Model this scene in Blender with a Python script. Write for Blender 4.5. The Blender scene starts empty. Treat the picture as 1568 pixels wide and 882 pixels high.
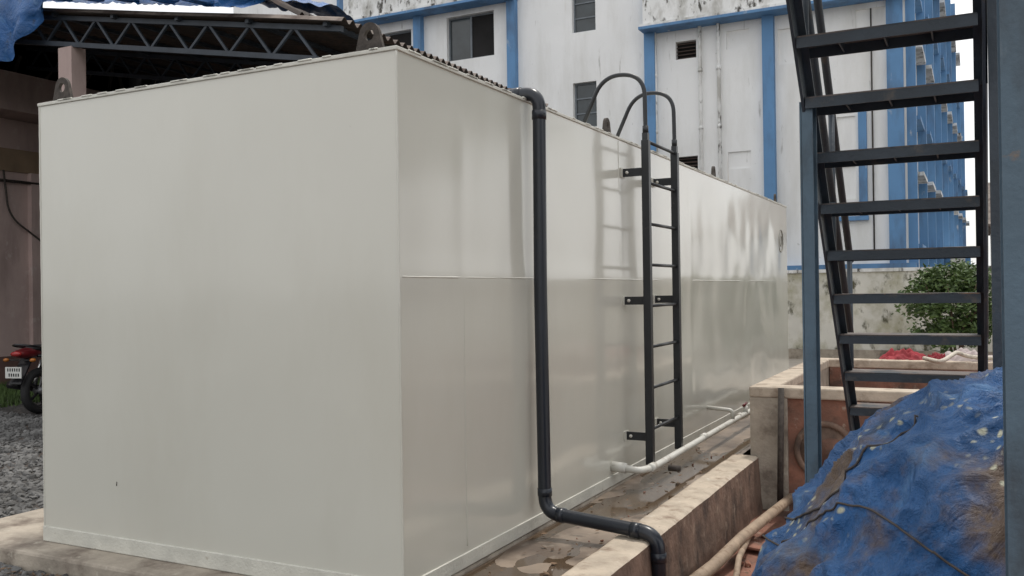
import bpy, bmesh, math, random
from mathutils import Vector, Matrix, noise
random.seed(7)
R=math.radians
scene=bpy.context.scene
# ------------------------------------------------------------------ materials
MATS={}
def ramp(nt,inp,stops):
    r=nt.nodes.new('ShaderNodeValToRGB'); nt.links.new(inp,r.inputs[0])
    e=r.color_ramp.elements
    while len(e)<len(stops): e.new(0.5)
    for k,(p,c) in enumerate(stops):
        e[k].position=p; e[k].color=(c,c,c,1) if not isinstance(c,tuple) else (*c,1)
    return r
def noise_n(nt,scale,detail=5,vec=None,rough=.55,sc=(1,1,1),dist=0):
    tc=nt.nodes.new('ShaderNodeTexCoord'); mp=nt.nodes.new('ShaderNodeMapping')
    mp.inputs['Scale'].default_value=sc
    nt.links.new(tc.outputs['Object'],mp.inputs[0])
    n=nt.nodes.new('ShaderNodeTexNoise'); n.inputs['Scale'].default_value=scale
    n.inputs['Detail'].default_value=detail; n.inputs['Roughness'].default_value=rough
    n.inputs['Distortion'].default_value=dist
    nt.links.new(mp.outputs[0],n.inputs['Vector'])
    return n
def mixc(nt,fac,a,b):
    m=nt.nodes.new('ShaderNodeMix'); m.data_type='RGBA'
    if hasattr(fac,'is_linked'): nt.links.new(fac,m.inputs[0])
    else: m.inputs[0].default_value=fac
    for s,v in ((6,a),(7,b)):
        if hasattr(v,'is_linked'): nt.links.new(v,m.inputs[s])
        else: m.inputs[s].default_value=(*v,1)
    return m.outputs[2]
def M(name,col,rough=.6,var=.15,vs=4,layers=(),bump=0,bs=40,metal=0,spec=.5,bdist=.01,coat=0,crough=.1):
    if name in MATS: return MATS[name]
    m=bpy.data.materials.new(name); m.use_nodes=True; nt=m.node_tree
    b=nt.nodes['Principled BSDF']
    b.inputs['Roughness'].default_value=rough; b.inputs['Metallic'].default_value=metal
    b.inputs['Specular IOR Level'].default_value=spec
    b.inputs['Coat Weight'].default_value=coat; b.inputs['Coat Roughness'].default_value=crough
    n=noise_n(nt,vs)
    r=ramp(nt,n.outputs['Fac'],[(.3,0.0),(.7,1.0)])
    c=mixc(nt,r.outputs[0],tuple(x*(1-var) for x in col),tuple(min(1,x*(1+var)) for x in col))
    for (lc,ls,lo,hi,sc) in layers:
        n2=noise_n(nt,ls,detail=8,rough=.62,sc=sc)
        r2=ramp(nt,n2.outputs['Fac'],[(lo,0.0),(hi,1.0)])
        c=mixc(nt,r2.outputs[0],c,lc)
    nt.links.new(c,b.inputs['Base Color'])
    if bump:
        n3=noise_n(nt,bs,detail=6)
        bp=nt.nodes.new('ShaderNodeBump'); bp.inputs['Strength'].default_value=bump; bp.inputs['Distance'].default_value=bdist
        nt.links.new(n3.outputs['Fac'],bp.inputs['Height']); nt.links.new(bp.outputs[0],b.inputs['Normal'])
        if coat: nt.links.new(bp.outputs[0],b.inputs['Coat Normal'])
    MATS[name]=m; return m
U=(1,1,1)
tank_p=M('tank_paint',(.58,.57,.505),.38,.02,1.2,[((.53,.515,.445),1.0,.52,.8,(1,1,.35)),((.36,.33,.27),14,.73,.79,(1,1,.5))],.10,2.5,bdist=.008,spec=.5,coat=1.0,crough=.12)
strip_p=M('tank_rim_paint',(.57,.56,.5),.4,.10,8,[((.3,.25,.18),9,.66,.73,(1,1,1))],bump=.4,bs=60)
blackpaint=M('black_paint',(.014,.016,.019),.4,.2,8,[((.07,.06,.05),14,.66,.74,U)])
blackpvc=M('black_pvc',(.012,.016,.024),.3,.2,3,[((.05,.045,.04),5,.58,.8,U)])
whitepvc=M('white_pvc',(.6,.59,.54),.45,.08,6,[((.25,.2,.15),8,.55,.75,U)])
rust=M('rusty_lug',(.055,.045,.038),.8,.4,30,bump=.5)
conc=M('weathered_concrete',(.35,.305,.25),.9,.25,5,[((.12,.09,.07),3,.5,.7,U),((.5,.46,.38),11,.6,.75,U)],.7,30)
curbtop=M('curb_concrete',(.46,.39,.31),.9,.2,6,[((.2,.14,.10),5,.53,.72,U),((.56,.52,.45),14,.62,.75,U),((.12,.08,.06),19,.66,.72,U)],.6,30)
curbside=M('curb_side_stained',(.17,.11,.08),.9,.35,6,[((.05,.036,.03),4,.5,.7,(1,1,.6)),((.32,.24,.18),7,.6,.75,U)],.8,25)
channel=M('wet_channel_floor',(.25,.195,.15),.38,.3,3,[((.11,.08,.06),1.6,.43,.6,U),((.36,.31,.25),7,.6,.75,U),((.06,.045,.035),5,.60,.70,U)],.25,20)
water=M('puddle_water',(.09,.062,.04),.05,.2,3,spec=.5)
terracotta=M('terracotta_dirt',(.27,.125,.085),.9,.4,8,[((.10,.06,.045),4,.42,.62,U),((.36,.28,.22),9,.6,.72,U)],.9,25)
gravelm=M('gravel_ground',(.085,.08,.075),.95,.5,9,[((.14,.085,.055),1.3,.58,.72,U),((.03,.03,.03),25,.5,.62,U)],1,60,bdist=.03)
stone_m=M('gravel_stone',(.12,.118,.115),.9,.6,2.5,bump=.5)
redstone=M('brick_chip',(.2,.09,.06),.9,.5,3,bump=.5)
yardm=M('yard_concrete',(.38,.34,.29),.9,.2,.6,[((.22,.19,.16),1,.5,.7,U)],.3,20)
wallwhite=M('weathered_white_wall',(.84,.84,.835),.85,.03,.8,
   [((.64,.63,.60),1.1,.46,.78,(1,1,.22)),((.27,.25,.22),2.6,.63,.76,(2,2,.25)),((.5,.38,.28),1.7,.70,.8,(3,3,.1)),((.42,.41,.39),9,.66,.74,(1,1,.6))],.3,20)
wallmould=M('mouldy_white_wall',(.78,.78,.77),.9,.06,.8,
   [((.45,.44,.41),1.8,.45,.65,(1.2,1.2,.6)),((.09,.085,.075),2.8,.56,.64,(1.6,1.6,.7))],.4,20)
bluep=M('blue_facade_paint',(.11,.25,.46),.7,.1,1,[((.08,.14,.24),2,.5,.72,(1,1,.3)),((.45,.48,.52),4,.64,.74,(1,1,.4))])
bluedeep=M('deep_blue_paint',(.06,.15,.34),.7,.15,1,[((.04,.08,.18),2,.5,.75,(1,1,.3))])
glass=M('window_glass',(.035,.045,.05),.12,.4,1.5,spec=.6)
darkint=M('interior_shade_black',(.012,.011,.011),.9,.4,2)  # near-black: the shade of roofed and indoor spaces is put into the colour
frame_m=M('window_frame',(.16,.18,.2),.6,.2,5)
frame_b=M('window_frame_brown',(.1,.07,.06),.6,.2,5)
compm=M('compound_wall_plaster',(.66,.64,.58),.9,.1,1.5,
   [((.40,.38,.28),1.6,.45,.62,(1,1,.8)),((.1,.095,.06),2.3,.55,.63,(1,1,.6))],.6,12)
pinkm=M('pink_plaster',(.49,.375,.345),.9,.1,.9,[((.27,.2,.18),1.2,.5,.75,(1,1,.3)),((.58,.5,.47),3,.6,.75,U)],.3,15)
pinkd=M('pink_base_plaster',(.17,.10,.085),.9,.3,1.5,bump=.4)
brownband=M('brown_band',(.24,.17,.11),.9,.2,2)
steelblue=M('stair_blue_paint',(.07,.115,.155),.5,.15,5,[((.03,.04,.05),5,.52,.7,(1,1,.4)),((.17,.12,.08),12,.67,.75,U),((.16,.2,.23),9,.62,.75,(1,1,.3))],.25,40)
steeldark=M('stair_dark_paint',(.03,.042,.056),.5,.25,6,[((.10,.085,.07),8,.6,.74,U)],.3,40)
treadtop=M('stair_tread_dusty',(.13,.11,.1),.8,.3,8,[((.045,.055,.065),6,.5,.6,U),((.25,.15,.1),10,.62,.7,U)],.3,40)
trussm=M('truss_paint',(.035,.045,.06),.6,.3,4)
roofm=M('corrugated_roof_sheet',(.18,.15,.13),.8,.3,3,[((.08,.055,.045),2,.45,.6,U)])
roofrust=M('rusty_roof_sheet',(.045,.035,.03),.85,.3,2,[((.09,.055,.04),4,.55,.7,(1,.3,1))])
rubber=M('rubber',(.015,.015,.016),.7,.2,10)
chrome=M('chrome_steel',(.5,.5,.5),.25,.1,5,metal=1)
redp=M('red_paint',(.12,.01,.013),.3,.15,3)
blackgl=M('black_gloss',(.015,.015,.017),.2,.1,5)
plate_m=M('number_plate_white',(.6,.6,.57),.5,.05,8)
engm=M('engine_alloy',(.16,.16,.165),.45,.2,20,metal=.7)
redlens=M('red_lens',(.3,.02,.02),.15,.1,5)
bamboo=M('bamboo_pole',(.33,.25,.18),.75,.25,7,[((.16,.1,.06),9,.55,.7,U)],.3,40)
ropem=M('rope_fibre',(.55,.5,.42),.9,.2,30,bump=.6,bs=150)
clothr=M('red_cloth',(.28,.03,.04),.85,.3,6)
clothw=M('pale_cloth',(.42,.36,.35),.85,.2,6)
bark=M('bark',(.12,.08,.055),.95,.3,12,bump=.8)
cordm=M('dark_cord',(.06,.05,.045),.9,.3,12)
ringm=M('faded_ring_paint',(.27,.26,.23),.7,.2,12)
grassm=M('grass',(.06,.10,.025),.8,.4,2)
litterm=M('leaf_litter',(.14,.09,.055),.9,.5,3)
def tarp_mat(name,base,dirt_lo,bump=.9,specks=True):
    m=M(name,base,.42,.3,3,[((.09,.21,.40),5,.56,.75,U),((.13,.09,.065),1.9,dirt_lo,dirt_lo+.10,U),((.015,.03,.06),3.1,.57,.68,U)],0)
    nt=m.node_tree; b=nt.nodes['Principled BSDF']
    c=b.inputs['Base Color'].links[0].from_socket
    if specks:
        v=nt.nodes.new('ShaderNodeTexVoronoi'); v.inputs['Scale'].default_value=24; v.inputs['Randomness'].default_value=1
        nd=noise_n(nt,9,3)
        tc=nt.nodes.new('ShaderNodeTexCoord')
        va=nt.nodes.new('ShaderNodeVectorMath'); va.operation='MULTIPLY_ADD'; va.inputs[1].default_value=(.06,.06,.06)
        nt.links.new(nd.outputs['Color'],va.inputs[0]); nt.links.new(tc.outputs['Object'],va.inputs[2]); nt.links.new(va.outputs[0],v.inputs['Vector'])
        r=ramp(nt,v.outputs['Distance'],[(.16,1.0),(.30,0.0)])
        n=noise_n(nt,3.5,5); r2=ramp(nt,n.outputs['Fac'],[(.49,0.0),(.57,1.0)])
        mu=nt.nodes.new('ShaderNodeMath'); mu.operation='MULTIPLY'
        nt.links.new(r.outputs[0],mu.inputs[0]); nt.links.new(r2.outputs[0],mu.inputs[1])
        c=mixc(nt,mu.outputs[0],c,(.5,.5,.38)); nt.links.new(c,b.inputs['Base Color'])
    n1=noise_n(nt,4,8,rough=.6,dist=1.5); n2=noise_n(nt,18,6,rough=.7,dist=1)
    ad=nt.nodes.new('ShaderNodeMath'); ad.operation='MULTIPLY_ADD'; ad.inputs[1].default_value=.35
    nt.links.new(n2.outputs['Fac'],ad.inputs[0]); nt.links.new(n1.outputs['Fac'],ad.inputs[2])
    bp=nt.nodes.new('ShaderNodeBump'); bp.inputs['Strength'].default_value=bump; bp.inputs['Distance'].default_value=.08
    nt.links.new(ad.outputs[0],bp.inputs['Height']); nt.links.new(bp.outputs[0],b.inputs['Normal'])
    return m
tarpm=tarp_mat('blue_tarpaulin',(.018,.092,.25),.51)
tarpm2=tarp_mat('blue_tarpaulin_roof',(.015,.095,.28),.70,.6,False)
def leaf_mat(name,a,b_):
    m=bpy.data.materials.new(name); m.use_nodes=True; nt=m.node_tree; b=nt.nodes['Principled BSDF']
    g=nt.nodes.new('ShaderNodeNewGeometry')
    r=ramp(nt,g.outputs['Random Per Island'],[(0,a),(1,b_)])
    nt.links.new(r.outputs[0],b.inputs['Base Color']); b.inputs['Roughness'].default_value=.55
    return m
leafm=leaf_mat('leaves',(.035,.07,.015),(.11,.17,.05))
# ------------------------------------------------------------------ builder
class G:
    def __init__(s,name,loc=(0,0,0),rz=0,single=False,scale=1):
        s.name=name; s.parts={}; s.loc=loc; s.rz=rz; s.smooth=set(); s.single=single; s.scale=scale
    def bm(s,part,mat):
        if part not in s.parts: s.parts[part]=(bmesh.new(),mat)
        return s.parts[part][0]
    def box(s,part,mat,x0,x1,y0,y1,z0,z1,mtx=None):
        bm=s.bm(part,mat)
        vs=[Vector((x,y,z)) for x in (x0,x1) for y in (y0,y1) for z in (z0,z1)]
        if mtx: vs=[mtx@v for v in vs]
        v=[bm.verts.new(p) for p in vs]
        for f in ((0,1,3,2),(4,6,7,5),(0,4,5,1),(2,3,7,6),(0,2,6,4),(1,5,7,3)):
            bm.faces.new([v[i] for i in f])
    def beam(s,part,mat,a,b,w,h,up=(0,0,1)):
        a=Vector(a);b=Vector(b);d=(b-a);L=d.length;d.normalize();u=Vector(up)
        r=d.cross(u)
        if r.length<1e-4: r=d.cross(Vector((1,0,0)))
        r.normalize();u=r.cross(d)
        m=Matrix(((r.x,d.x,u.x,a.x),(r.y,d.y,u.y,a.y),(r.z,d.z,u.z,a.z),(0,0,0,1)))
        s.box(part,mat,-w/2,w/2,0,L,-h/2,h/2,m)
    def tube(s,part,mat,pts,r,fil=0,n=16,caps=True,rf=None,nf=8):
        pts=[Vector(p) for p in pts]
        if fil:
            out=[pts[0]]
            for i in range(1,len(pts)-1):
                p=pts[i];a=(pts[i-1]-p);b=(pts[i+1]-p);t=min(fil,a.length*.49,b.length*.49)
                A=p+a.normalized()*t;B=p+b.normalized()*t
                for k in range(nf+1):
                    u=k/nf; out.append(A*(1-u)**2+p*2*u*(1-u)+B*u*u)
            out.append(pts[-1]); pts=out
        bm=s.bm(part,mat); s.smooth.add(part)
        rings=[];prev=None
        for i,p in enumerate(pts):
            t=(pts[min(i+1,len(pts)-1)]-pts[max(i-1,0)]).normalized()
            if prev is None:
                nrm=t.cross(Vector((0,0,1)))
                if nrm.length<.01: nrm=t.cross(Vector((1,0,0)))
            else: nrm=prev-t*prev.dot(t)
            nrm.normalize();prev=nrm;bn=t.cross(nrm)
            rr=r if rf is None else r*rf(i/(len(pts)-1))
            rings.append([bm.verts.new(p+(nrm*math.cos(2*math.pi*k/n)+bn*math.sin(2*math.pi*k/n))*rr) for k in range(n)])
        for a,b in zip(rings,rings[1:]):
            for k in range(n): bm.faces.new((a[k],a[(k+1)%n],b[(k+1)%n],b[k]))
        if caps:
            bm.faces.new(rings[0][::-1]); bm.faces.new(rings[-1])
    def grid(s,part,mat,fn,nu,nv,smooth=True):
        bm=s.bm(part,mat)
        if smooth:s.smooth.add(part)
        V=[[bm.verts.new(fn(i/nu,j/nv)) for j in range(nv+1)] for i in range(nu+1)]
        for i in range(nu):
            for j in range(nv): bm.faces.new((V[i][j],V[i+1][j],V[i+1][j+1],V[i][j+1]))
    def prism(s,part,mat,poly,axis,a0,a1):
        bm=s.bm(part,mat)
        f=(lambda u,v,a:(a,u,v)) if axis=='x' else ((lambda u,v,a:(u,a,v)) if axis=='y' else (lambda u,v,a:(u,v,a)))
        A=[bm.verts.new(f(u,v,a0)) for u,v in poly];B=[bm.verts.new(f(u,v,a1)) for u,v in poly]
        bm.faces.new(A);bm.faces.new(B[::-1])
        for k in range(len(poly)): bm.faces.new((A[k],B[k],B[(k+1)%len(poly)],A[(k+1)%len(poly)]))
    def ell(s,part,mat,c,r,nu=16,nv=10,mtx=None):
        bm=s.bm(part,mat);s.smooth.add(part)
        m=Matrix.Translation(Vector(c))@(mtx or Matrix())@Matrix.Diagonal((*r,1))
        bmesh.ops.create_uvsphere(bm,u_segments=nu,v_segments=nv,radius=1,matrix=m)
    def torus(s,part,mat,c,R_,r,axis='y',n=28,m=8):
        bm=s.bm(part,mat);s.smooth.add(part);V=[]
        for i in range(n):
            a=2*math.pi*i/n;row=[]
            for j in range(m):
                b=2*math.pi*j/m;q=R_+r*math.cos(b)
                p=(q*math.cos(a),r*math.sin(b),q*math.sin(a)) if axis=='y' else (r*math.sin(b),q*math.cos(a),q*math.sin(a))
                row.append(bm.verts.new(Vector(c)+Vector(p)))
            V.append(row)
        for i in range(n):
            for j in range(m): bm.faces.new((V[i][j],V[(i+1)%n][j],V[(i+1)%n][(j+1)%m],V[i][(j+1)%m]))
    def done(s,bevel={}):
        root=None
        if not(s.single and len(s.parts)==1):
            root=bpy.data.objects.new(s.name,None); scene.collection.objects.link(root)
            root.location=s.loc; root.rotation_euler=(0,0,s.rz); root.empty_display_size=.3; root.scale=(s.scale,)*3
        for part,(bm,mat) in s.parts.items():
            if part not in ('leaf','blades','crown'): bmesh.ops.recalc_face_normals(bm,faces=bm.faces)
            me=bpy.data.meshes.new(part); 
            if part in s.smooth:
                for f in bm.faces:f.smooth=True
            bm.to_mesh(me);bm.free()
            o=bpy.data.objects.new(part if root else s.name,me);scene.collection.objects.link(o)
            me.materials.append(mat)
            if root: o.parent=root
            else: o.location=s.loc; o.rotation_euler=(0,0,s.rz)
            if part in bevel:
                b=o.modifiers.new('bevel','BEVEL');b.width=bevel[part];b.segments=2;b.limit_method='ANGLE'
        return root
def N(x,y,z=0): return noise.noise(Vector((x,y,z)))
# ------------------------------------------------------------------ camera
cam=bpy.data.cameras.new('camera');co=bpy.data.objects.new('camera',cam);scene.collection.objects.link(co)
cam.sensor_width=36;cam.lens=36*1391/1568;cam.clip_end=3000;cam.clip_start=.05
th=R(27);pit=R(.16);ro=.0145
f=Vector((-math.sin(th)*math.cos(pit),math.cos(th)*math.cos(pit),math.sin(pit)))
r=Vector((math.cos(th),math.sin(th),0));u=r.cross(f)
rr=r*math.cos(ro)-u*math.sin(ro);uu=u*math.cos(ro)+r*math.sin(ro)
co.matrix_world=Matrix(((rr.x,uu.x,-f.x,0),(rr.y,uu.y,-f.y,0),(rr.z,uu.z,-f.z,1.6),(0,0,0,1)))
scene.camera=co
# ------------------------------------------------------------------ tank
TX0,TX1,TY0,TY1,TH=-5.47,-2.65,3.92,14.83,2.87
t=G('storage_tank')
def edgefade(u,v):
    return min(1,u*10,(1-u)*10)*min(1,v*6,(1-v)*6)
def right(u,v):
    y=TY0+u*(TY1-TY0);z=v*TH
    far=min(1,max(0,(y-8)/4))
    d=.010*N(y*.55,z*.8,1)+ (.006+.013*far)*N(y*1.1,z*1.3,4)+(.0015+.006*far)*N(y*2.6,z*2,7)
    s=.005*math.exp(-((z-1.68)/.10)**2)
    for yy in (4.58,7.2,9.3): s+=.003*math.exp(-((y-yy)/.08)**2)
    return (TX1+d*edgefade(u,v)+s*min(1,v*6,(1-v)*6),y,z)
def front(u,v):
    x=TX0+u*(TX1-TX0);z=v*TH
    d=.006*N(x*.8,z*.7,9)+.0014*N(x*3,z*2,2)+.0025*math.exp(-((x+3.96)/.05)**2)
    return (x,TY0+d*edgefade(u,v),z)
t.grid('side_panel',tank_p,right,300,80)
t.grid('end_panel',tank_p,front,120,80)
t.box('hull',tank_p,TX0,TX1-.03,TY0+.03,TY1-.002,.002,TH-.003)
def bead(path,w):
    a,b_=Vector(path[0]),Vector(path[1]);L=(b_-a).length;n=max(2,int(L/.05))
    t.tube('weld_seams',tank_p,[a+(b_-a)*(k/n) for k in range(n+1)],w,n=6,rf=lambda q:1+.35*N(q*n*1.3,w*100))
bead([(TX1+.004,TY0+.02,1.68),(TX1+.004,TY1-.02,1.68)],.0055)
bead([(TX1+.001,4.58,.12),(TX1+.001,4.58,1.66)],.004)
bead([(TX1+.001,7.2,1.70),(TX1+.001,7.2,2.84)],.004)
bead([(TX1-.001,TY0+.001,.02),(TX1-.001,TY0+.001,TH)],.007)
bead([(TX0+.001,TY0+.001,.02),(TX0+.001,TY0+.001,TH)],.007)
t.box('top_rim',strip_p,TX0-.008,TX1+.010,TY0-.010,TY0+.06,TH-.016,TH+.006)
t.box('top_rim',strip_p,TX1-.06,TX1+.010,TY0+.06,TY1+.008,TH-.016,TH+.006)
t.box('top_rim',strip_p,TX0-.008,TX0+.06,TY0+.06,TY1+.008,TH-.016,TH+.006)
t.box('base_strip',strip_p,TX0-.006,TX1+.008,TY0-.009,TY0+.01,.004,.10)
t.box('base_strip',strip_p,TX1-.01,TX1+.009,TY0+.01,TY1,.004,.085)
for k in range(26):
    x=random.uniform(TX0+.1,TX1-.1); t.tube('rim_weld',strip_p,[(x,TY0-.009,TH+.004),(x+random.uniform(.03,.12),TY0-.009,TH+.004)],.006,n=6)
for k in range(60):
    y=random.uniform(TY0+.1,TY1-.3); t.tube('rim_weld',strip_p,[(TX1+.009,y,TH+.004),(TX1+.009,y+random.uniform(.03,.14),TH+.004)],.006,n=6)
t.tube('paint_scratch',rust,[(-4.78,TY0-.003,.42),(-4.776,TY0-.003,.445)],.0028,n=6)
def lug(x,y,alongx,S=1.15):
    bm=t.bm('lifting_lug',rust)
    n=24;rows=[]
    def P(a,b,c): return Vector((x+a*S,y+c,TH+.006+b*S)) if alongx else Vector((x+c,y+a*S,TH+.006+b*S))
    for th_ in (-.011,.011):
        O=[];I=[]
        for k in range(n):
            a=2*math.pi*k/n-math.pi/2
            ca,sa=math.cos(a),math.sin(a)
            ox,oz=.058*ca,.095+.058*sa
            if sa<-.15:
                ox=.085*max(-1,min(1,ca*1.35));oz=0
            elif sa<.1: ox=.068*(1 if ca>0 else -1);oz=.065
            O.append(bm.verts.new(P(ox,oz,th_)));I.append(bm.verts.new(P(.027*ca,.092+.027*sa,th_)))
        rows.append((O,I))
    (O1,I1),(O2,I2)=rows
    for k in range(n):
        q=(k+1)%n
        bm.faces.new((O1[k],O1[q],I1[q],I1[k]));bm.faces.new((O2[k],I2[k],I2[q],O2[q]))
        bm.faces.new((O1[k],O2[k],O2[q],O1[q]));bm.faces.new((I1[k],I1[q],I2[q],I2[k]))
    if alongx: t.box('lug_pad',rust,x-.11,x+.11,y-.05,y+.05,TH+.0062,TH+.022)
    else: t.box('lug_pad',rust,x-.05,x+.05,y-.1,y+.1,TH+.0062,TH+.02)
lug(-2.87,4.0,True,1.12);lug(-5.34,4.0,True,1.12);lug(-2.72,7.12,False,1.0);lug(-2.72,10.6,False,1.0);lug(-2.72,14.3,False,1.0)
t.torus('nozzle_ring',ringm,(TX1+.006,14.3,2.3),.17,.008,'x',28,6)
t.torus('nozzle_ring',ringm,(TX1+.006,14.3,2.3),.08,.007,'x',28,6)
t.done({'top_rim':.004,'base_strip':.003})
# ------------------------------------------------------------------ ladder
l=G('access_ladder')
LX=-2.435;LYs=(7.28,8.10)
for y in LYs:
    l.box('rail',blackpaint,LX-.032,LX+.032,y-.03,y+.03,.13,2.84)
    for z in (2.58,1.50,.36):
        l.box('bracket',blackpaint,TX1+.012,LX-.03,y-.008,y+.008,z-.034,z+.034)
        l.box('bracket_pad',strip_p,TX1+.004,TX1+.012,y-.05,y+.05,z-.04,z+.04)
        l.tube('bolt',whitepvc,[(TX1+.05,y-.02,z),(TX1+.05,y+.02,z)],.014,n=6)
    l.tube('grab_hoop',blackpaint,[(LX,y,2.8),(LX,y,3.0),(LX-.005,y,3.39),(LX-.37,y,3.43),(LX-.63,y,2.875)],.018,fil=.22,nf=12)
    l.box('hoop_sleeve',blackpaint,LX-.024,LX+.024,y-.024,y+.024,2.84,2.9)
    l.tube('hoop_sleeve_collar',blackpaint,[(LX,y,2.9),(LX,y,2.96)],.025)
    l.box('hoop_foot',blackpaint,LX-.69,LX-.57,y-.04,y+.04,TH+.0065,TH+.018)
for k in range(8):
    z=.42+.345*k
    l.tube('rung',blackpaint,[(LX,LYs[0]+.02,z),(LX,LYs[1]-.02,z)],.014,n=10)
l.done({'rail':.003})
# ------------------------------------------------------------------ black drain pipe
p=G('drain_pipe')
px,py=-2.555,5.45
p.tube('pipe',blackpvc,[(-3.3,py,2.91),(px,py,2.91),(px-.01,py,1.6),(px,py,.13),(-1.755,py-.08,.09),(-1.745,py-.08,-.44)],.044,fil=.11,n=24,nf=10)
for a,b in (((px-.20,py,2.91),(px-.13,py,2.91)),((px-.001,py,2.79),(px-.002,py,2.73)),((px,py,.29),(px,py,.24)),((px+.10,py-.012,.126),(px+.15,py-.017,.124)),((-1.93,py-.07,.099),(-1.87,py-.075,.096)),((-1.753,py-.08,-.02),(-1.752,py-.08,-.08))):
    p.tube('collar',blackpvc,[a,b],.0485,n=24)
p.done()
w=G('water_supply_pipe')
w.tube('pipe',whitepvc,[(TX1,6.95,.16),(-2.42,6.95,.14),(-2.38,7.15,.13),(-2.36,12.5,.16)],.028,fil=.06,n=16)
w.tube('nozzle',whitepvc,[(TX1,6.95,.16),(TX1+.12,6.95,.15)],.042,n=20)
for y in (7.1,8.7,10.2): w.tube('coupling',whitepvc,[(-2.38,y,.135+.005*(y-7)),(-2.38,y+.1,.135+.005*(y-7))],.035,n=16)
w.tube('branch',whitepvc,[(TX1,9.9,.28),(-2.37,9.9,.26),(-2.37,9.9,.17)],.022,fil=.05)
w.tube('valve_body',whitepvc,[(-2.37,10.5,.12),(-2.37,10.5,.24)],.03)
w.tube('valve_handle',redp,[(-2.37,10.42,.25),(-2.37,10.58,.26)],.015)
w.tube('drain_cap',rust,[(-2.3,7.35,.1),(-2.2,7.35,.1)],.026)
w.done()
# ------------------------------------------------------------------ foundation & ground
s=G('concrete_plinth')
s.box('slab',conc,-6.35,-2.645,3.70,15.2,-.35,0.0)
s.grid('channel_floor',channel,lambda u,v:(-2.646+v*.6,2.0+u*13.2,-.03+.012*N(u*9,v*1.2)+.004*N(u*60,v*4)),320,14)
s.done({'slab':.02})
pw=G('puddle',single=True)
pw.grid('water',water,lambda u,v:(-2.64+v*.55,3.2+u*11.5,-.0290),2,2); pw.done()
g=G('channel_kerb')
x0,x1=-2.05,-1.80
def erode(u,v): return .007*N(u*22,v*3)+.004*N(u*130,v*9)
g.grid('top',curbtop,lambda u,v:(x0+v*(x1-x0)+erode(u,0),1.5+u*6.98,.045+.005*N(u*20,v*4,3)+.003*N(u*110,v*9,3)-.018*(abs(v-.5)*2)**8),320,12)
g.grid('inner',curbtop,lambda u,v:(x0+erode(u,0),1.5+u*6.98,-.2+v*(.229)),320,3)
g.grid('outer',curbside,lambda u,v:(x1+erode(u,0)+.05*(1-v)+.016*N(u*50,v*5,8)*(1-v),1.5+u*6.98,-.7+v*.729),320,14)
g.done()
g=G('ground',single=True)
bm=g.bm('ground',gravelm)
xs=[-1200,-60,-20,-2.2,3.0,20,60,1200];ys=[-1200,-60,-3,8.6,20,60,1200]
vd={}
def gv(x,y):
    if (x,y) not in vd: vd[(x,y)]=bm.verts.new((x,y,-.12))
    return vd[(x,y)]
for i in range(len(xs)-1):
    for j in range(len(ys)-1):
        if xs[i]==-2.2 and ys[j]==-3: continue
        bm.faces.new((gv(xs[i],ys[j]),gv(xs[i+1],ys[j]),gv(xs[i+1],ys[j+1]),gv(xs[i],ys[j+1])))
g.done()
y_=G('yard_pavement',single=True)
y_.grid('yard',yardm,lambda u,v:(-6+u*30,15.21+v*7,-.112),4,4)
y_.grid('yard',yardm,lambda u,v:(3.0+u*21,-3+v*18.2,-.112),4,4); y_.done()
pf=G('pit_floor',single=True)
pf.grid('floor',terracotta,lambda u,v:(-2.2+u*5.2,-3+v*11.6,-.45+.025*N(u*14,v*30)),60,120); pf.done()
def stone(bm,x,y,z,r):
    m=Matrix.Translation((x,y,z))@Matrix.Rotation(random.random()*6,4,'Z')@Matrix.Rotation(random.random()*6,4,'X')@Matrix.Diagonal((r,r*random.uniform(.6,1),r*random.uniform(.4,.8),1))
    res=bmesh.ops.create_icosphere(bm,subdivisions=1,radius=1,matrix=m)
    for v in res['verts']:
        v.co+=Vector((random.uniform(-1,1),random.uniform(-1,1),random.uniform(-1,1)))*r*.22
gs=G('gravel',single=True)
bm=gs.bm('stones',stone_m)
i=0
while i<3400:
    y=random.uniform(2.4,8.6);x=-y*random.uniform(1.27,1.62)
    if y>3.68 and x>-6.36: continue
    if x>-3.2: continue
    stone(bm,x,y,-.115,random.uniform(.015,.05)); i+=1
gs.done()
bc=G('brick_rubble',single=True);bm=bc.bm('r',redstone)
for i in range(45): stone(bm,random.uniform(-6.3,-3.5),random.uniform(3.05,3.62),-.11,random.uniform(.015,.04))
for i in range(30): stone(bm,random.uniform(-1.72,-.9),random.uniform(4.5,7.6),-.44,random.uniform(.02,.05))
for i in range(14): stone(bm,random.uniform(-2.55,-2.1),random.uniform(3.6,9),-.022,random.uniform(.005,.013))
bc.done()
ll=G('leaf_litter',single=True);bm=ll.bm('leaf',litterm)
for i in range(1420):
    if i<1100: x,y,z=random.uniform(-6.6,-3.2),random.uniform(2.9,3.68),-.10
    elif i<1300: x,y,z=random.uniform(-1.7,-.8),random.uniform(4.5,8.2),-.42
    else: x,y,z=random.uniform(-2.6,-2.08),random.uniform(3.5,9),-.018
    a=random.random()*6.28;L_=random.uniform(.01,.03);q=Vector((math.cos(a),math.sin(a),random.uniform(-.3,.3)))*L_;e=Vector((-math.sin(a),math.cos(a),random.uniform(-.3,.3)))*L_*.45
    P=Vector((x,y,z+random.uniform(0,.012)))
    bm.faces.new([bm.verts.new(v) for v in (P-q,P-e,P+q,P+e)])
ll.done()
bt=G('broken_terracotta_tile')
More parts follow.
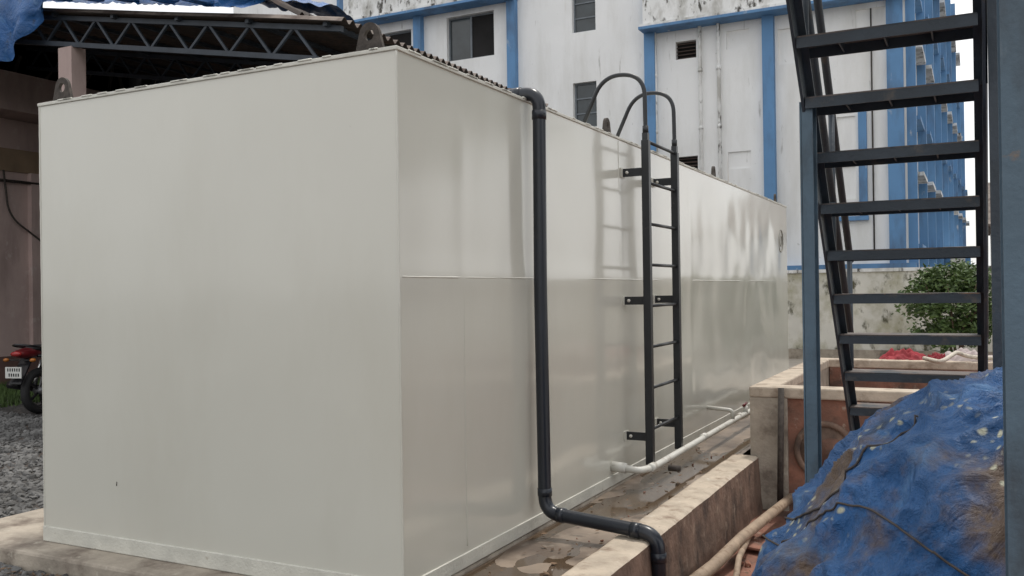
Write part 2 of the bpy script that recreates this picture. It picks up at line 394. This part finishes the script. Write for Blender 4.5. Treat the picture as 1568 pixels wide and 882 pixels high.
for i in range(9):
    x=random.uniform(-1.6,-1.0);y=random.uniform(5.2,7.2)
    m=Matrix.Translation((x,y,-.425+.003*i))@Matrix.Rotation(random.random()*3,4,'Z')@Matrix.Rotation(random.uniform(-.15,.15),4,'X')
    bt.prism('tile',terracotta,[((m@Vector(q)).x,(m@Vector(q)).y) for q in ((-.12,-.07,0),(.1,-.08,0),(.13,.03,0),(.02,.09,0),(-.1,.06,0))],'z',-.425+.004*i,-.405+.004*i)
bt.done({'tile':.004})
bp_=G('bamboo_pole',single=True)
bp_.tube('pole',bamboo,[(-1.72,5.7,-.36),(-1.66,6.3,-.35),(-1.62,7.0,-.32),(-1.5,8.42,-.3)],.045,n=14,rf=lambda q:1.05-.15*q)
bp_.done()
bp_=G('bamboo_pole',single=True)
bp_.tube('pole',bamboo,[(-1.35,5.5,-.39),(-1.55,6.6,-.36),(-1.66,7.6,-.38)],.022,n=10)
bp_.done()
# ------------------------------------------------------------------ basin
b=G('masonry_basin')
X0,X1,Y0,Y1,Z=-1.88,2.4,8.5,12.2,.68
T=.24
b.box('coping',curbtop,X0,X1,Y0,Y0+T,Z-.10,Z)
b.box('coping',curbtop,X0,X1,Y1-T,Y1,Z-.10,Z)
b.box('coping',curbtop,X0,X0+T,Y0+T,Y1-T,Z-.10,Z)
b.box('coping',curbtop,X1-T,X1,Y0+T,Y1-T,Z-.10,Z)
b.box('left_wall',conc,X0+.01,X0+T-.01,Y0+.012,Y1-.01,-.45,Z-.1)
b.box('pier',conc,X0+.005,X0+.34,Y0+.005,Y0+.25,-.45,Z-.1)
b.box('near_wall',terracotta,X0+.34,X1-.01,Y0+.04,Y0+T-.01,-.6,Z-.1)
b.box('far_wall',terracotta,X0+T,X1-.01,Y1-T+.01,Y1-.01,-.6,Z-.1)
b.box('right_wall',terracotta,X1-T+.01,X1-.01,Y0+T,Y1-T,-.6,Z-.1)
b.box('basin_floor',terracotta,X0+T-.01,X1-T,Y0+T,Y1-T,-.6,.2)
b.torus('pipe_opening_rim',curbside,(-1.22,Y0+.03,.12),.24,.03,'y',32,8)
b.tube('pipe_opening',curbside,[(-1.22,Y0+.036,.12),(-1.22,Y0+.02,.12)],.235,n=32)
b.tube('pipe_opening_mouth',terracotta,[(-1.16,Y0+.02,.10),(-1.16,Y0+.012,.10)],.14,n=32)
b.tube('rusty_standpipe',rust,[(-1.58,Y0-.05,.68),(-1.60,Y0-.07,-.4)],.028)
b.done({'coping':.015})
rp=G('rope',single=True)
rp.tube('rope',ropem,[(-.55,11.9,.72),(-.35,11.2,.73),(-.2,11.9,.8),(-.1,12.05,.74),(.1,12.1,.72),(.5,12.0,.72)],.025,fil=.2,n=10)
rp.done()
def cloth(name,mat,cx,cy,cz,sx,sy,h,seed):
    c=G(name,single=True)
    c.grid('c',mat,lambda u,v:(cx+(u-.5)*sx,cy+(v-.5)*sy,cz+h*max(0,1-((u-.5)*2)**2)*max(0,1-((v-.5)*2)**2)*(1+1.1*N(u*6,v*6,seed))+.05*N(u*11,v*11,seed)),50,40)
    c.done()
cloth('red_cloth_bundle',clothr,-.80,12.3,.65,.6,.45,.12,3)
cloth('pale_cloth_bundle',clothw,-.1,12.3,.65,.8,.5,.12,6)
cloth('red_cloth_bundle',clothr,-.42,12.15,.67,.26,.26,.07,9)
# ------------------------------------------------------------------ staircase
st=G('steel_staircase')
SX0,SX1=-.665,.035;rise=.219;run=.2017;ytop=4.054;ztop=2.65
def zline(y): return ztop-(y-ytop)*rise/run
for k in range(-4,14):
    y=ytop+k*run;z=ztop-k*rise
    if z<-.3: break
    st.box('tread_plate',treadtop,SX0+.012,SX1-.012,y-.10,y+.115,z-.004,z+.002)
    st.box('tread_channel',steeldark,SX0+.01,SX1-.01,y-.10,y-.092,z-.048,z-.0045)
    st.box('tread_channel',steeldark,SX0+.01,SX1-.01,y+.107,y+.115,z-.048,z-.0045)
    for q in (.25,.5,.75):
        xx=SX0+q*(SX1-SX0); st.box('tread_channel',steeldark,xx-.003,xx+.003,y-.0915,y+.1065,z-.04,z-.0045)
ya,yb=ytop-4.6*run,ytop+13.6*run
for x in (SX0,SX1+.01):
    st.beam('stringer',steeldark,(x,ya,zline(ya)-.03),(x,yb,zline(yb)-.03),.012,.15)
    st.beam('stringer',steeldark,(x+.02*(1 if x<-.3 else -1),ya,zline(ya)+.025),(x+.02*(1 if x<-.3 else -1),yb,zline(yb)+.025),.035,.008)
    yc=ytop+8.6*run
    for dz in (.5,.98):
        st.tube('handrail',steeldark,[(x,ya,zline(ya)+dz),(x,yc,zline(yc)+dz)],.02,n=12)
    for k in (-3,1,5,8.4):
        yy=ytop+k*run
        st.tube('baluster',steeldark,[(x,yy,zline(yy)),(x,yy,zline(yy)+.98)],.016,n=10)
PX=SX0+.045
st.box('support_post',steelblue,PX-.065,PX-.057,4.18,4.30,-.45,2.42)
st.box('support_post',steelblue,PX-.0565,PX-.008,4.18,4.188,-.45,2.42)
st.box('support_post',steelblue,PX-.0565,PX-.008,4.292,4.30,-.45,2.42)
st.box('support_post',steelblue,PX-.0565,PX-.045,4.189,4.291,-.45,2.42)
st.box('support_post_right',steeldark,.062,.125,4.18,4.30,-.45,4.4)
st.box('landing',steeldark,SX0-.1,SX1+.1,2.2,3.3,3.52,3.60)
st.done({'support_post':.003})
c=G('steel_column')
c.box('web',steelblue,.053,.061,1.80,1.98,-.45,5.5)
c.box('flange',steelblue,.045,.2,1.788,1.7995,-.45,5.5)
c.box('flange',steelblue,.045,.2,1.9805,1.992,-.45,5.5)
c.box('base_plate',steelblue,-.02,.26,1.7,2.08,-.46,-.43)
c.done()
# ------------------------------------------------------------------ tarp mound
tm=G('blue_tarpaulin_covered_stack')
cx,cy,rx,ry=.2,3.02,1.0,1.0
def mound(u,v):
    a=u*2*math.pi;ph=v*math.pi/2
    ca,sa=math.cos(a),math.sin(a);e=.72
    sgn=lambda q:(1 if q>=0 else -1)
    cp=math.cos(ph)**.55 if v<1 else 0;sp=math.sin(ph)**.78
    x=rx*cp*sgn(ca)*abs(ca)**e;y=ry*cp*sgn(sa)*abs(sa)**e
    top=1.825+.25*x
    z=-.45+sp*top
    P=Vector((x,y,z));k=.5+.5*cp
    d=.08*N(x*1.8,y*1.8,z*1.5+3)
    rid=1-abs(N(x*3.2+1,y*3.2,z*1.6))*2
    rid2=1-abs(N(x*5+5+z*2,y*6,z*3))*2
    rid3=1-abs(N(x*12-z*6,y*12,z*9+4))*2
    d+=.045*rid**3*k+.034*rid2**3+.011*rid3**2+.015*N(x*9,y*9,z*7)
    fold=.03*math.sin(a*17+3*N(x,y,z)*3)*max(0,1-v*1.4)
    dirn=Vector((x/rx,y/ry,.5*sp+.1)).normalized()
    P+=dirn*(d+fold-.06)
    return (cx+P.x,cy+P.y,P.z)
tm.grid('tarpaulin',tarpm,mound,440,200)
def surf(u,v,o=.004):
    q=Vector(mound(u,v));c_=Vector((cx,cy,.3));return q+(q-c_).normalized()*o
tm.tube('cord',cordm,[surf(.40+.2*k/90+.02*math.sin(k*.1),.12+.75*k/90) for k in range(91)],.0035,n=6)
tm.tube('cord',cordm,[surf(.72-.3*k/110,.55+.12*math.sin(k*.044)) for k in range(111)],.003,n=6)
tm.done()
# ------------------------------------------------------------------ white & blue building
def wall(g,part,mat,x0,x1,z0,z1,y,ops,depth=.22,flip=1):
    xs=sorted(set([x0,x1]+[o[0] for o in ops]+[o[1] for o in ops]));zs=sorted(set([z0,z1]+[o[2] for o in ops]+[o[3] for o in ops]))
    bm=g.bm(part,mat)
    for i in range(len(xs)-1):
        for j in range(len(zs)-1):
            xm=(xs[i]+xs[i+1])/2;zm=(zs[j]+zs[j+1])/2
            if any(o[0]<xm<o[1] and o[2]<zm<o[3] for o in ops): continue
            bm.faces.new([bm.verts.new(q) for q in ((xs[i],y,zs[j]),(xs[i+1],y,zs[j]),(xs[i+1],y,zs[j+1]),(xs[i],y,zs[j+1]))])
    for o in ops:
        a,b_,c_,d=o[:4]
        for q in (((a,c_),(b_,c_)),((b_,c_),(b_,d)),((b_,d),(a,d)),((a,d),(a,c_))):
            (p1,q1),(p2,q2)=q
            bm.faces.new([bm.verts.new(v) for v in ((p1,y,q1),(p2,y,q2),(p2,y+depth,q2),(p1,y+depth,q1))])
def window(g,x0,x1,z0,z1,y,kind='slide'):
    yy=y+.14
    if kind=='louver':
        g.box('opening_dark',darkint,x0,x1,yy+.06,yy+.075,z0,z1)
        n=int((z1-z0)/.09)
        for k in range(n):
            z=z0+(k+.5)*(z1-z0)/n
            g.beam('louver',frame_b,(x0,yy-.0,z),(x1,yy-.0,z),.06,.012,up=(0,-.6,1))
        return
    g.box('glazing',glass,x0+.03,x1-.03,yy+.03,yy+.036,z0+.03,z1-.03)
    fw=.05
    g.box('frame',frame_m,x0,x0+fw,yy,yy+.05,z0,z1);g.box('frame',frame_m,x1-fw,x1,yy,yy+.05,z0,z1)
    g.box('frame',frame_m,x0+fw,x1-fw,yy,yy+.05,z0,z0+fw);g.box('frame',frame_m,x0+fw,x1-fw,yy,yy+.05,z1-fw,z1)
    if kind=='slide':
        xm=x0+(x1-x0)*.48
        g.box('frame',frame_m,xm-.03,xm+.03,yy-.01,yy+.045,z0+fw,z1-fw)
        g.box('opening_dark',darkint,xm+.031,x1-fw-.002,yy+.02,yy+.028,z0+fw,z1-fw)
    else:
        for q in (.33,.66): g.box('frame',frame_m,x0+fw,x1-fw,yy-.005,yy+.045,z0+(z1-z0)*q-.02,z0+(z1-z0)*q+.02)
FY=25
bd=G('office_building')
ops=[(-14.95,-13.24,8.95,10.35,'slide'),(-18.2,-16.3,8.9,10.2,'slide'),
 (-10.6,-9.85,6.4,7.75,'tall'),(-10.6,-9.85,9.25,10.6,'tall'),(-10.6,-9.85,3.1,4.4,'tall'),
 (-7.44,-6.85,8.05,8.55,'louver'),(-6.0,-5.38,8.15,8.65,'louver'),(-7.44,-6.85,4.8,5.3,'louver'),(-6.0,-5.38,4.85,5.32,'louver'),
 (-4.62,-4.15,7.55,8.5,'tall'),(-3.15,-2.7,5.0,6.0,'tall'),(-3.15,-2.7,3.85,4.7,'tall'),(-2.65,-1.95,8.2,8.72,'slide'),
 (-14.95,-13.24,5.4,6.8,'slide'),(-18.2,-16.3,5.4,6.8,'slide'),(-2.65,-1.95,12,13.2,'slide'),(-7.44,-6.85,11.6,12.1,'louver')]
wall(bd,'facade',wallwhite,-24,-1.5,-.12,14.5,FY,ops)
for o in ops: window(bd,*o[:4],FY,o[4])
bd.box('core',darkint,-23.9,-1.6,FY+.4,FY+12,0,14.4)
bd.box('roof_slab',wallmould,-24.2,-1.3,FY-.3,FY+12,14.5,14.8)
bd.box('left_return',wallwhite,-24,-23.8,FY+.01,FY+12,-.12,14.49)
for x,w_ in ((-19.0,.28),(-15.95,.28),(-12.55,.28),(-8.15,.30),(-4.85,.30),(-1.72,.38)):
    bd.box('pilaster',bluep,x-w_/2,x+w_/2,FY-.22,FY+.0,-.12,14.49)
bd.box('pilaster_small',bluep,-2.62,-2.42,FY-.12,FY,3.4,6.1)
bd.box('pilaster_small',bluep,-3.3,-2.4,FY-.125,FY,3.28,3.39)
def ledge(x0,x1,z,d,top):
    bd.box('ledge',wallmould,x0,x1,FY-d,FY-.001,z,z+.07)
    bd.box('ledge_blue_edge',bluep,x0-.02,x1+.02,FY-d-.02,FY-.002,z-.08,z-.003)
    bd.box('parapet',wallmould,x0+.08,x1-.08,FY-d+.08,FY-.003,z+.071,z+top)
ledge(-18.7,-12.4,10.6,.62,1.5)
ledge(-8.3,-1.4,8.95,.62,1.15)
bd.box('string_course',bluep,-4.7,-1.3,FY-.32,FY-.001,1.98,2.15)
for x in (-6.72,-6.2,-8.02):
    bd.tube('downpipe',wallmould,[(x,FY-.1,.3),(x,FY-.1,14)],.05,n=10)
    for z in (2.5,4.2,6,7.6,9.8): bd.tube('pipe_collar',wallmould,[(x,FY-.1,z),(x,FY-.1,z+.1)],.065,n=10)
bd.tube('rust_pipe',rust,[(-2.28,FY-.05,2.3),(-2.28,FY-.05,8.7)],.02,n=8)
bd.done()
wg=G('office_wing',loc=(-1.48,FY+.05,0))
L=24;dx=1.05
def wp(y): return dx*y/L
for k in range(9):
    y0=k*L/9;y1=(k+1)*L/9;x=wp(y0)
    H=14.5 if k<4 else (12.9 if k<7 else 10.2)
    wg.box('wing_wall',wallwhite,-5,x,y0,y1-.001,-.12,H)
    wg.box('fin',bluedeep if k%2 else bluep,x,x+.22,y0+.02,y0+.3,1.2,H+.1)
    for z in (2.2,5.5,8.8,12.1):
        if z+1.7<H:
            wg.box('side_glazing',glass,x,x+.02,y0+.6,y0+1.7,z+.6,z+2.0)
            wg.box('sill',bluep,x,x+.30,y0+.51,y1-.05,z+.35,z+.45)
            wg.box('sunshade',wallmould,x,x+.36,y0+.51,y1-.05,z+2.2,z+2.3)
wg.box('annex',bluep,-1,1.35,10,16,-.1,2.75)
wg.box('annex_roof',wallmould,-1.1,1.5,9.9,16.1,2.76,2.9)
wg.box('ac_unit',whitepvc,.75,1.2,9.5,9.85,2.0,2.5)
wg.done()
dh=G('distant_house')
dh.box('walls',wallwhite,1.0,9,62,72,-.1,5)
dh.prism('roof',roofm,[(61.3,5.0),(61.3,5.15),(67,8.2),(72.8,5.15),(72.8,5.0)],'x',.3,9.6)
dh.box('window',glass,1.8,3.2,61.9,62.02,2,3.5)
dh.done()
cw=G('compound_wall')
cw.grid('wall',compm,lambda u,v:(-14+u*34,22.3+.01*N(u*60,v*4),-.12+v*2.03),120,12)
cw.box('core',compm,-14,20,22.33,22.55,-.12,1.9)
cw.box('coping',wallmould,-14,20,22.26,22.6,1.912,1.99)
cw.box('base_band',conc,-14,20,22.2,22.28,-.12,.12)
cw.done()
# ------------------------------------------------------------------ left shed
sh=G('open_shed')
EX,EZ,SL=-7.0,5.03,.175
def rz(x): return EZ+(EX-x)*SL
pitch=.17
def roof(u,v):
    y=9.15+u*6.2;x=EX-v*10.8
    return (x,y,rz(x)+.034*math.sin(2*math.pi*y/pitch)+.02*N(x*.4,y*.4))
sh.grid('roof_sheet',roofm,roof,440,10)
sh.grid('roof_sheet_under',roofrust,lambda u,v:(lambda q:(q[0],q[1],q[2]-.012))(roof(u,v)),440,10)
for yy in (9.3,12.2,15.1):
    xe=-17.4
    zt=lambda x:rz(x)-.10
    zb=lambda x:rz(x)-.50
    sh.beam('truss_chord',trussm,(EX-.1,yy,zt(EX-.1)),(xe,yy,zt(xe)),.06,.07)
    sh.beam('truss_chord',trussm,(EX-.5,yy,zb(EX-.5)),(xe,yy,zb(xe)),.06,.07)
    n=26;xsn=[EX-.5-(k)*(9.8)/n for k in range(n+1)]
    for k in range(n):
        a,b_=(xsn[k],xsn[k+1])
        if k%2: sh.beam('truss_web',trussm,(a,yy,zt(a)),(b_,yy,zb(b_)),.035,.035)
        else: sh.beam('truss_web',trussm,(a,yy,zb(a)),(b_,yy,zt(b_)),.035,.035)
for q in range(8):
    x=EX-.3-q*1.3; sh.box('purlin',trussm,x-.03,x+.03,9.2,15.3,rz(x)-.09,rz(x)-.035)
sh.prism('shade_wall_back',darkint,[(-20,-.12),(EX-.3,-.12),(EX-.3,rz(EX)-.06),(-20,rz(-20)-.06)],'y',15.38,15.48)  # this and the next two walls are added to keep the shed interior dark
sh.box('shade_wall_side',darkint,EX-.35,EX-.3,9.9,15.37,-.12,4.6)
sh.box('shade_wall_inner',darkint,-17.9,-17.7,9.6,15.37,5.9,7.0)
sh.box('column',pinkm,-12.45,-12.15,9.25,9.5,-.12,rz(-12.3)-.55)
sh.box('column_steel',trussm,-7.55,-7.4,9.25,9.4,-.12,4.6)
sh.grid('roof_patch_sheet',roofrust,lambda u,v:(-7.75-v*2.9,9.25+u*.9,rz(-7.75-v*2.9)+.06+v*1.15*(1-.15*u)+.03*math.sin((9.25+u*.9)*40)+.05*N(u*3,v*6)),60,30)
sh.done()
rt=G('roof_tarpaulin')
def rtf(u,v):
    x=-8.5-u*9.2;y=9.0+v*3.0
    z=rz(x)+.06+ (.45+.9*u*(1-u)+.75*u)*min(1,v*2.2)+.16*N(x*1.1,y*1.4)*min(1,v*5+.1)+.06*N(x*4,y*4,2)*min(1,v*4+.3)+.06*abs(N(x*7,y*3,5))
    return (x,y,z)
rt.grid('sheet',tarpm2,rtf,220,60)
def rth(u,v):
    x=-8.8-u*8.6
    big=min(1,max(0,(-12.2-x)/1.0))
    drop=(.10+.95*big+(.06+.25*big)*N(x*1.6,2))*v
    return (x,8.985-.05*math.sin(v*3)+.08*math.sin(x*9+v*2)*v+.06*N(x*5,v*4)*v,rz(x)+.20-drop)
rt.grid('hanging_flap',tarpm2,rth,240,40)
rt.done()
pk=G('pink_building')
wx=-17.0
def wl(part,mat,x,y0,y1,z0,z1,th=.25): pk.box(part,mat,x-th,x,y0,y1,z0,z1)
wl('wall',pinkm,wx,4,15.35,.45,4.1)
wl('wall_upper',pinkm,wx-.3,4,15.35,4.55,5.2)
wl('brown_band',brownband,wx+.05,4,15.35,4.101,4.55,.3)
pk.box('slab_edge',pinkm,wx-.6,wx+.55,4,15.3,5.21,5.95)
pk.box('base',pinkd,wx-.2,wx+.06,4,15.35,-.12,.449)
pk.box('interior',darkint,wx-3,wx-.7,4,15,0,7)
for y in (12.05,13.2,15.0): pk.box('pilaster',pinkm,wx+.001,wx+.12,y-.15,y+.15,.45,4.1)
pk.tube('conduit',rust,[(wx+.14,11.3,4.1),(wx+.14,11.4,3.2),(wx+.14,12.3,2.6),(wx+.14,12.35,.6)],.02,fil=.3,n=8)
pk.tube('conduit',bark,[(wx+.1,4.2,3.9),(wx+.1,15,3.9)],.03,n=8)
for i in range(14):
    y=8+i*.55; pk.beam('stacked_pole',rust,(wx-.4+random.uniform(-.2,.2),y,5.96),(wx-.1,y+random.uniform(-.5,.5),6.6+random.uniform(-.2,.3)),.06,.05)
pk.done()
gr=G('grass',single=True);bm=gr.bm('blades',grassm)
for i in range(9000):
    x=random.uniform(-16.9,-13.6);y=random.uniform(8.2,13.5)
    a=random.random()*6.28;h=random.uniform(.05,.15);w_=.012
    dx_,dy_=math.cos(a)*w_,math.sin(a)*w_;lx,ly=random.uniform(-.05,.05),random.uniform(-.05,.05)
    bm.faces.new([bm.verts.new(q) for q in ((x-dx_,y-dy_,-.12),(x+dx_,y+dy_,-.12),(x+lx,y+ly,-.12+h))])
gr.done()
# ------------------------------------------------------------------ motorcycle
mc=G('motorcycle',loc=(-12.36,8.80,-.12),rz=R(103),scale=1.14)
def wheel(x):
    mc.torus('tyre',rubber,(x,0,.30),.245,.055,'y',36,10)
    mc.torus('rim',blackgl,(x,0,.30),.20,.018,'y',32,8)
    mc.tube('hub',engm,[(x,-.06,.30),(x,.06,.30)],.05)
    for k in range(5):
        a=k*2*math.pi/5; mc.beam('spoke',blackgl,(x+.04*math.cos(a),0,.30+.04*math.sin(a)),(x+.2*math.cos(a),0,.30+.2*math.sin(a)),.03,.02,up=(0,1,0))
wheel(0);wheel(1.28)
for y in (-.09,.09):
    mc.beam('swingarm',blackgl,(0,y,.30),(.5,y,.36),.03,.05)
    mc.tube('shock',chrome,[(.03,y*1.25,.34),(.18,y*1.25,.68)],.028)
    mc.tube('fork',chrome,[(1.28,y,.30),(1.06,y,.88)],.02)
    mc.tube('frame_tube',blackgl,[(-.12,y,.76),(.5,y,.7),(1.0,y*.3,.82)],.016)
    mc.tube('frame_tube2',blackgl,[(1.0,y*.3,.8),(.85,y,.3),(.45,y,.28),(.5,y,.7)],.016,fil=.06)
mc.ell('fuel_tank',blackgl,(.72,0,.86),(.27,.14,.12))
mc.ell('side_panel',blackgl,(.34,0,.62),(.16,.13,.1))
mc.ell('seat',rubber,(.22,0,.82),(.36,.125,.06))
mc.ell('seat',rubber,(-.02,0,.85),(.2,.11,.05))
mc.ell('tail_cowl',redp,(-.18,0,.80),(.24,.1,.07))
mc.ell('tail_light',redlens,(-.38,0,.80),(.05,.08,.035))
mc.tube('grab_rail',blackgl,[(.05,-.14,.84),(-.3,-.14,.9),(-.4,0,.92),(-.3,.14,.9),(.05,.14,.84)],.014,fil=.08)
mc.beam('rear_mudguard',blackgl,(-.2,0,.74),(-.40,0,.42),.17,.02)
mc.box('number_plate',plate_m,-.435,-.425,-.12,.12,.50,.64)
for k in range(6):
    mc.box('plate_text',blackgl,-.4365,-.4355,-.10+.034*k,-.10+.034*k+.018,.585,.625)
    if k<5: mc.box('plate_text',blackgl,-.4365,-.4355,-.085+.034*k,-.085+.034*k+.018,.52,.56)
for y in (-.2,.2):
    mc.beam('indicator_stalk',blackgl,(-.3,0,.72),(-.32,y*.8,.72),.015,.015); mc.ell('indicator',M('amber_lens',(.35,.12,.02),.2,.1,5),(-.33,y,.72),(.035,.04,.025))
mc.box('engine',engm,.45,.82,-.1,.1,.28,.52);mc.tube('cylinder_head',engm,[(.7,0,.5),(.78,0,.72)],.09)
mc.tube('exhaust',chrome,[(.8,.12,.6),(.86,.13,.3),(.4,.15,.26),(-.25,.16,.38)],.03,fil=.1)
mc.tube('silencer',blackgl,[(.15,.165,.31),(-.32,.165,.41)],.05)
mc.ell('headlamp',glass,(1.14,0,.86),(.1,.1,.11));mc.ell('headlamp_cowl',redp,(1.09,0,.9),(.1,.12,.13))
mc.tube('handlebar',blackgl,[(.86,-.36,1.02),(1.0,-.2,1.02),(1.02,0,.96),(1.0,.2,1.02),(.86,.36,1.02)],.014,fil=.06)
for y in (-.36,.36):
    mc.tube('grip',rubber,[(.82,y*1.05,1.02),(.9,y*.85,1.02)],.02)
    mc.tube('mirror_stalk',blackgl,[(.93,y*.75,1.02),(.9,y*.95,1.2)],.008);mc.ell('mirror',blackgl,(.9,y,1.22),(.02,.07,.04))
for k in range(8):
    a=math.pi*(.15+.75*k/7);a2=math.pi*(.15+.75*(k+1)/7)
    mc.beam('front_mudguard',redp,(1.28+.32*math.cos(a),0,.30+.32*math.sin(a)),(1.28+.32*math.cos(a2),0,.30+.32*math.sin(a2)),.1,.012)
mc.done()
# ------------------------------------------------------------------ vegetation
def leafcloud(g,c,rad,clumps,per,size,part='leaf'):
    bm=g.bm(part,leafm)
    c=Vector(c)
    for i in range(clumps):
        while True:
            q=Vector((random.uniform(-1,1),random.uniform(-1,1),random.uniform(-1,1)))
            if .25<q.length<1: break
        q*=random.uniform(.8,1.12)
        cc=c+Vector((q.x*rad[0],q.y*rad[1],q.z*rad[2]));cr=min(rad)*random.uniform(.16,.34)
        for j in range(per):
            p_=cc+Vector((random.gauss(0,.5),random.gauss(0,.5),random.gauss(0,.4)))*cr
            a=Vector((random.uniform(-1,1),random.uniform(-1,1),random.uniform(-.6,.6))).normalized()
            b_=a.cross(Vector((random.uniform(-1,1),random.uniform(-1,1),random.uniform(-.3,1)))).normalized()
            L_=size*random.uniform(.6,1.3);W=L_*.42
            bm.faces.new([bm.verts.new(v) for v in (p_-a*L_,p_-b_*W,p_+a*L_,p_+b_*W)])
bs=G('bush')
for k in range(7):
    a=k*.9;bs.tube('stem',bark,[(-.35,20.2,-.1),(-.35+.2*math.cos(a),20.2+.2*math.sin(a),.7),(-.35+.6*math.cos(a),20.2+.5*math.sin(a),1.6)],.03,n=7,rf=lambda q:1-.7*q)
leafcloud(bs,(-.35,20.2,1.2),(.85,.7,.98),150,65,.055)
bs.done()
def tree(x,y,h,r_,seed):
    random.seed(seed);g=G('unseen_reflection_tree')
    g.tube('trunk',bark,[(x,y,-.12),(x+.1,y,h*.25),(x-.05,y+.1,h*.5),(x,y,h*.8)],.22,n=12,rf=lambda q:1-.75*q)
    for k in range(9):
        a=k*2.4;z=h*(.42+.045*k);g.tube('limb',bark,[(x,y,z),(x+r_*.4*math.cos(a),y+r_*.4*math.sin(a),z+.6),(x+r_*.85*math.cos(a),y+r_*.85*math.sin(a),z+1.3)],.09,n=8,rf=lambda q:1-.8*q)
    leafcloud(g,(x,y,h*.70),(r_,r_,h*.29),90,50,.19,'leaf')
    g.done()
tree(5.8,17,10,2.9,1);tree(9.5,19.5,11,3.2,2);tree(7.5,10.5,10,2.8,3)  # unseen trees added beyond the right frame edge to darken the tank side's reflection
# ------------------------------------------------------------------ light
SE,SR=R(70),R(8)
wd=bpy.data.worlds.new('World');scene.world=wd;wd.use_nodes=True;nt=wd.node_tree
bg=nt.nodes['Background'];sky=nt.nodes.new('ShaderNodeTexSky');sky.sky_type='NISHITA';sky.sun_disc=False
sky.sun_elevation=SE;sky.sun_rotation=SR;sky.air_density=1.2;sky.dust_density=3
n=noise_n(nt,2.2,8,rough=.6,sc=(1,1,2.5))
rmp=ramp(nt,n.outputs['Fac'],[(.36,.60),(.6,1.0)])
c=mixc(nt,rmp.outputs[0],sky.outputs[0],(9.5,9.5,9.45))
nt.links.new(c,bg.inputs['Color']);bg.inputs['Strength'].default_value=.14
sun=bpy.data.lights.new('sun','SUN');sun.energy=2.1;sun.angle=R(5);sun.color=(1,.95,.88)
so=bpy.data.objects.new('sun',sun);scene.collection.objects.link(so)
d=Vector((math.sin(SR)*math.cos(SE),math.cos(SR)*math.cos(SE),math.sin(SE)))
so.rotation_euler=d.to_track_quat('Z','Y').to_euler()
scene.view_settings.view_transform='Standard';scene.view_settings.look='None';scene.view_settings.exposure=0
